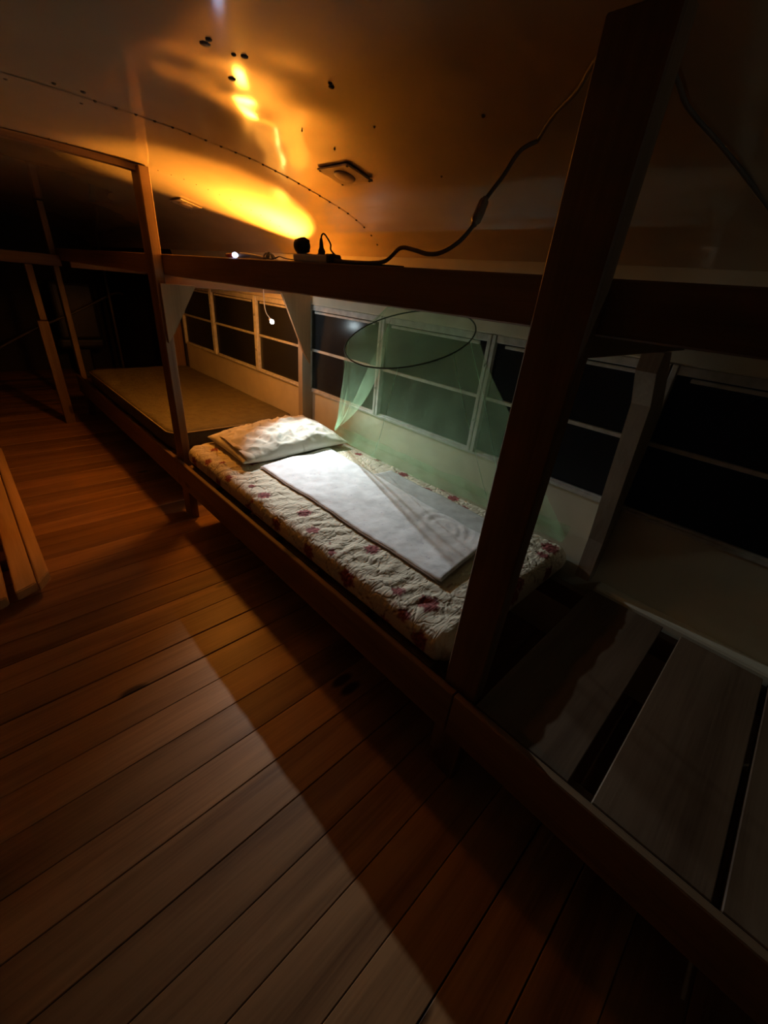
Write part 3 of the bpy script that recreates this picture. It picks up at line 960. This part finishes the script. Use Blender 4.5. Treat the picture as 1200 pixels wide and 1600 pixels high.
# ------------------------------------------------------------------ lamps
def point(name, loc, power, col, radius, parent):
    d = bpy.data.lights.new(name, 'POINT'); d.energy = power; d.color = col; d.shadow_soft_size = radius
    o = bpy.data.objects.new(name, d); COL.objects.link(o); o.location = loc
    if parent is not None: adopt(o, parent)
    return o
def spot(name, loc, aim, power, col, radius, ang, blend, parent):
    d = bpy.data.lights.new(name, 'SPOT'); d.energy = power; d.color = col; d.shadow_soft_size = radius
    d.spot_size = math.radians(ang); d.spot_blend = blend
    o = bpy.data.objects.new(name, d); COL.objects.link(o); o.location = loc
    o.rotation_euler = (Vector(aim) - Vector(loc)).to_track_quat('-Z', 'Y').to_euler()
    if parent is not None: adopt(o, parent)
    return o

# hanging LED over the pillow
led = thing('hanging_led_lamp', LED_POS, 'small glowing white lamp hanging on a bent cable before the window beyond the pillow', 'lamp')
bm = bmesh.new(); add_tube(bm, smooth_path([(1.197, 2.135, 1.262), (1.196, 2.136, 1.20), (1.197, 2.136, 1.13), (1.203, 2.130, 1.085), (1.219, 2.116, 1.058)]), .0022, 8)
link('cable', bm, white_pl, led, smooth=True)
bm = bmesh.new(); bmesh.ops.create_icosphere(bm, subdivisions=3, radius=.0105, matrix=Matrix.Translation(LED_POS))
link('bulb', bm, led_glow, led, smooth=True)
bm = bmesh.new(); add_lathe(bm, [(.004, 0), (.007, .004), (.007, .010), (.004, .013)], Vector(LED_POS) + Vector((-.003, .006, .006)), (-.3, .5, .7), 12)
link('lamp_cap', bm, white_pl, led, smooth=True)
point('led_light', Vector(LED_POS) + Vector((.003, -.012, -.012)), LED_POINT, LED_COL, .008, led)
spot('led_beam', Vector(LED_POS) + Vector((.003, -.012, -.012)), (1.12, 1.28, .45), LED_SPOT, LED_COL, .008, 75, 1.0, led)

# second LED lamp above the empty berth behind the viewer
led2 = thing('clip_led_lamp', BACK_POS, 'small white LED lamp clipped above the upper bunk behind the viewer', 'lamp')
bm = bmesh.new(); add_tube(bm, smooth_path([(.75, -1.10, 1.296), (.755, -1.10, 1.42), (.77, -1.10, 1.485), (.783, -1.10, 1.478)]), .003, 8)
link('cable', bm, white_pl, led2, smooth=True)
bm = bmesh.new(); bmesh.ops.create_icosphere(bm, subdivisions=2, radius=.006, matrix=Matrix.Translation(BACK_POS))
link('bulb', bm, led_glow, led2, smooth=True)
point('led_light', Vector(BACK_POS) + Vector((.003, 0, -.011)), BACK_W, (.85, .95, .80), .008, led2)

# warm clamp lamp lying on the upper deck behind the rail
wl = thing('clamp_lamp', (1.24, 2.10, 1.2938), 'warm glowing clamp lamp on the upper deck hidden behind the rail', 'lamp')
ax = (Vector(WARM_AIM) - Vector(WARM_POS)).normalized()
bm = bmesh.new()
o0 = Vector(WARM_POS) - ax * .012
add_lathe(bm, [(.010, -.008), (.018, -.004), (.027, .006), (.030, .018), (.0288, .018), (.025, .008), (.012, .0)], o0, ax, 28)
link('lamp_shade', bm, steel_m, wl, smooth=True)
bm = bmesh.new(); bmesh.ops.create_icosphere(bm, subdivisions=3, radius=.008, matrix=Matrix.Translation(Vector(WARM_POS) - ax * .001))
link('bulb', bm, bulb_warm, wl, smooth=True)
bm = bmesh.new(); add_lathe(bm, [(.02, 0), (.02, .004), (.006, .006)], (1.245, 2.10, 1.2938), (0, 0, 1), 20)
link('clamp', bm, steel_m, wl, smooth=True)
spot('lamp_beam', Vector(WARM_POS) + ax * .012, Vector(WARM_AIM) + ax * .1, WARM_SPOT, WARM_COL, .026, WARM_ANGLE, .10, wl)
wb = thing('added_bulb', (1.02, 1.93, 1.2938), 'bare warm bulb added on the upper deck for spill light and ceiling glare', 'lamp')  # unseen second lamp, added for spill and ceiling glare
WB = Vector((1.02, 1.93, 1.3015)); wax = Vector((-.72, -.68, .02)).normalized()
bm = bmesh.new(); add_lathe(bm, [(.016, 0), (.016, .002), (.006, .003), (.006, .005)], WB - wax * .03 - Vector((0, 0, WB.z - 1.2938)) + Vector((0, 0, 0)), (0, 0, 1), 20)
link('lamp_base', bm, black_pl, wb, smooth=True)
bm = bmesh.new(); add_lathe(bm, [(.004, -.04), (.0062, -.02), (.0070, -.006), (.0074, .0), (.0068, .0), (.006, -.005)], WB, wax, 24)
link('reflector', bm, steel_m, wb, smooth=True)
bm = bmesh.new(); bmesh.ops.create_icosphere(bm, subdivisions=3, radius=.0058, matrix=Matrix.Translation(WB + wax * .004))
link('bulb', bm, bulb_warm, wb, smooth=True)
spot('spill_fill', WB + wax * .016 + Vector((0, 0, .014)), WB + wax, WARM_SPILL, WARM_COL, .022, 172, .35, wb)  # added spill light of the extra bulb
point('pad_fill', (1.12, 1.88, 1.345), .7, WARM_COL, .10, wb)  # added fill with no lamp there, brightens the pad and its reflection
spot('post_fill', WB + Vector((-.02, .012, .006)), (.72, 2.10, 1.45), WARM_POST, WARM_COL, .045, 80, .5, wb)  # added fill to brighten the second post

# warm bulb under the deck, hidden by the rail
ub = thing('hanging_bulb', UNDER_POS, 'small warm bulb tucked under the upper deck behind the rail near the second post', 'lamp')
bm = bmesh.new(); bmesh.ops.create_icosphere(bm, subdivisions=3, radius=.008, matrix=Matrix.Translation(UNDER_POS))
link('bulb', bm, bulb_warm, ub, smooth=True)
bm = bmesh.new(); add_lathe(bm, [(.007, .005), (.009, .012), (.009, .030), (.004, .0365)], UNDER_POS, (0, 0, 1), 14)
link('socket', bm, black_pl, ub, smooth=True)
bm = bmesh.new(); add_lathe(bm, [(.009, .020), (.030, .012), (.045, -.002), (.044, -.002), (.029, .010), (.008, .018)], UNDER_POS, (0, 0, 1), 24)
link('lamp_shade', bm, steel_m, ub, smooth=True)
spot('bulb_light', Vector(UNDER_POS) - Vector((0, 0, .012)), Vector(UNDER_POS) - Vector((0, 0, 1)), UNDER_W, UNDER_COL, .04, 176, .10, ub)
box('bracket', (.7705, 2.32, 1.2625), (.895, 2.34, 1.268), steel_m, ub, .001)

# ------------------------------------------------------------------ things on the upper rail
ZR = 1.2955
ps = thing('power_strip', (.762, 1.07, ZR), 'off-white extension socket strip lying on the upper rail', 'power strip')
bm = bmesh.new()
add_box(bm, (.742, 1.00, ZR), (.785, 1.155, ZR + .018), .004, 2)
link('strip_body', bm, white_pl, ps)
box('switch_end', (.744, .985, ZR), (.783, 1.012, ZR + .021), black_pl, ps, .004)
for yy in (1.045, 1.105):
    bm = bmesh.new(); add_lathe(bm, [(.013, 0), (.013, .0025), (.010, .0025), (.009, .001)], (.764, yy, ZR + .0178), (0, 0, 1), 16)
    link('socket', bm, grey_cable, ps)
ad = thing('round_adapter', (.762, 1.13, ZR + .02), 'chunky black plug-in adapter standing on the left end of the socket strip', 'adapter')
bm = bmesh.new(); add_lathe(bm, [(.014, -.019), (.019, -.014), (.020, .0), (.019, .013), (.015, .018)], (.762, 1.138, ZR + .0385), (.25, -.95, .2), 20)
link('body', bm, black_pl, ad, smooth=True)
box('face_plate', (.752, 1.112, ZR + .0235), (.772, 1.122, ZR + .054), black_pl, ad, .003)
pg = thing('black_plug', (.764, 1.045, ZR + .02), 'black upright plug with a looping lead in the middle of the socket strip', 'plug')
bm = bmesh.new(); add_lathe(bm, [(.006, 0), (.0095, .004), (.0095, .010), (.006, .017), (.0045, .032), (.003, .038)], (.764, 1.048, ZR + .0182), (0, .1, 1), 14)
link('plug_body', bm, black_pl, pg, smooth=True)
bm = bmesh.new(); add_tube(bm, smooth_path([(.764, 1.051, ZR + .052), (.764, 1.050, ZR + .062), (.764, 1.040, ZR + .066), (.762, 1.022, ZR + .056), (.760, 1.005, ZR + .042), (.757, .995, ZR + .026), (.788, .975, ZR + .004), (.80, .96, ZR - .005)]), .0022, 7)
link('lead', bm, black_pl, pg, smooth=True)

bm = bmesh.new()
add_tube(bm, smooth_path([(.760, .985, ZR + .008), (.758, .955, ZR + .006), (.757, .90, ZR + .0055), (.757, .84, ZR + .006), (.757, .79, ZR + .012), (.757, .75, ZR + .036), (.755, .71, ZR + .034), (.750, .66, ZR + .026), (.748, .62, ZR + .030), (.762, .59, ZR + .052), (.795, .585, ZR + .088), (.82, .59, ZR + .125), (.88, .60, 1.47), (.93, .605, 1.52), (.985, .603, 1.549)]), .0042, 8)
add_tube(bm, smooth_path([(.985, .603, 1.549), (.92, .54, 1.563), (.863, .472, 1.571), (.80, .42, 1.576), (.775, .375, 1.578), (.80, .34, 1.576), (.886, .329, 1.567), (.97, .324, 1.554), (1.113, .282, 1.526), (1.309, .226, 1.482), (1.42, .15, 1.42)]), .0040, 8)
ec = link('extension_cable', bm, grey_cable, smooth=True)
tag(ec, 'long grey extension cable rising from the socket strip along the ceiling past the near post', 'cable')
bm = bmesh.new(); add_tube(bm, smooth_path([(.790, .586, ZR + .080), (.806, .588, ZR + .105), (.822, .592, ZR + .128)]), lambda t: .010 if .15 < t < .85 else .006, 10)
link('cable_joint', bm, plain('clear_tape', (.30, .22, .16), rough=.15), ec, smooth=True, label='taped cable joint with a glossy wrap')

tc_ = thing('usb_torch', (.75, 1.50, ZR), 'tiny torch shining blue-white at the left of the upper rail', 'torch')
bm = bmesh.new(); add_lathe(bm, [(.003, 0), (.0075, .003), (.0085, .012), (.006, .022), (.002, .028)], (.752, 1.532, ZR + .0088), (0, -1, 0), 14)
link('lamp_head', bm, led_blue, tc_, smooth=True)
bm = bmesh.new(); add_lathe(bm, [(.005, 0), (.0065, .002), (.0065, .045), (.004, .048)], (.752, 1.582, ZR + .007), (0, -1, 0), 12)
link('torch_body', bm, red_pl, tc_, smooth=True, label='red torch body')
point('torch_light', (.735, 1.515, ZR + .010), .012, (.5, .62, 1.0), .006, tc_)

ch = thing('white_charger', (.755, 1.40, ZR), 'slim cream charger stick lying between the torch and the socket strip', 'charger')
bm = bmesh.new(); add_tube(bm, smooth_path([(.753, 1.478, ZR + .009), (.754, 1.44, ZR + .0095), (.756, 1.38, ZR + .007), (.757, 1.335, ZR + .004)]), lambda t: .0085 - .005 * t, 10)
link('body', bm, white_pl, ch, smooth=True)
bm = bmesh.new(); add_tube(bm, smooth_path([(.757, 1.335, ZR + .004), (.757, 1.29, ZR + .003), (.757, 1.25, ZR + .010), (.757, 1.215, ZR + .006), (.76, 1.16, ZR + .003)]), .0018, 6)
link('lead', bm, grey_cable, ch, smooth=True)
kn = bmesh.new()
add_tube(kn, smooth_path([(.757, 1.345, ZR + .004), (.757, 1.325, ZR + .018), (.757, 1.31, ZR + .006)]), .003, 6)
add_tube(kn, smooth_path([(.756, 1.32, ZR + .004), (.757, 1.30, ZR + .016), (.758, 1.275, ZR + .005)]), .003, 6)
add_tube(kn, smooth_path([(.75, 1.315, ZR + .004), (.757, 1.308, ZR + .020), (.764, 1.30, ZR + .005)]), .003, 6)
tag(link('cable_knot', kn, white_pl, smooth=True), 'small knotted bunch of white cord on the rail beside the charger', 'cord')
bm = bmesh.new()
add_prism(bm, [(.74, .985), (.775, .985), (.778, .80), (.765, .74), (.742, .80)], 'z', ZR + .0005, ZR + .0035)
tag(link('dark_rag', bm, grey_cloth), 'flat dark strip of cloth on the upper rail under the cable', 'cloth')

# ------------------------------------------------------------------ dead ceiling lights
GC = 'small square ceiling lights'
def ceil_light(x, y, label):
    slope = (zc(x + .02) - zc(x - .02)) / .04
    ang = math.atan(slope)
    root = thing('ceiling_light', (x, y, zc(x) - .004), label, 'ceiling light', GC)
    def rot(bm):
        bmesh.ops.rotate(bm, verts=bm.verts[:], cent=(x, y, zc(x)), matrix=Matrix.Rotation(-ang, 3, 'Y'))
    z = zc(x)
    bm = bmesh.new()
    add_box(bm, (x - .055, y - .075, z - .009), (x + .055, y + .075, z - .003), .003)
    rot(bm); link('bezel', bm, plain('bezel_paint', (.34, .27, .18), rough=.4), root)
    bm = bmesh.new(); add_lathe(bm, [(.034, 0), (.034, .003), (.026, .006), (.012, .008)], (x, y, z - .009), (0, 0, -1), 24)
    rot(bm); link('lens', bm, lens_m, root, smooth=True)
    for sx, sy in ((-1, -1), (1, -1), (-1, 1), (1, 1)):
        bm = bmesh.new(); add_lathe(bm, [(.004, 0), (.003, .002)], (x + sx * .046, y + sy * .066, z - .009), (0, 0, -1), 8)
        rot(bm); link('screw', bm, rivet_m, root)
ceil_light(1.01, 1.27, 'small square ceiling light with round lens beside the rivet seam, lit orange')
ceil_light(1.05, 2.63, 'small unlit square ceiling light in the dark area beyond the bright glare')
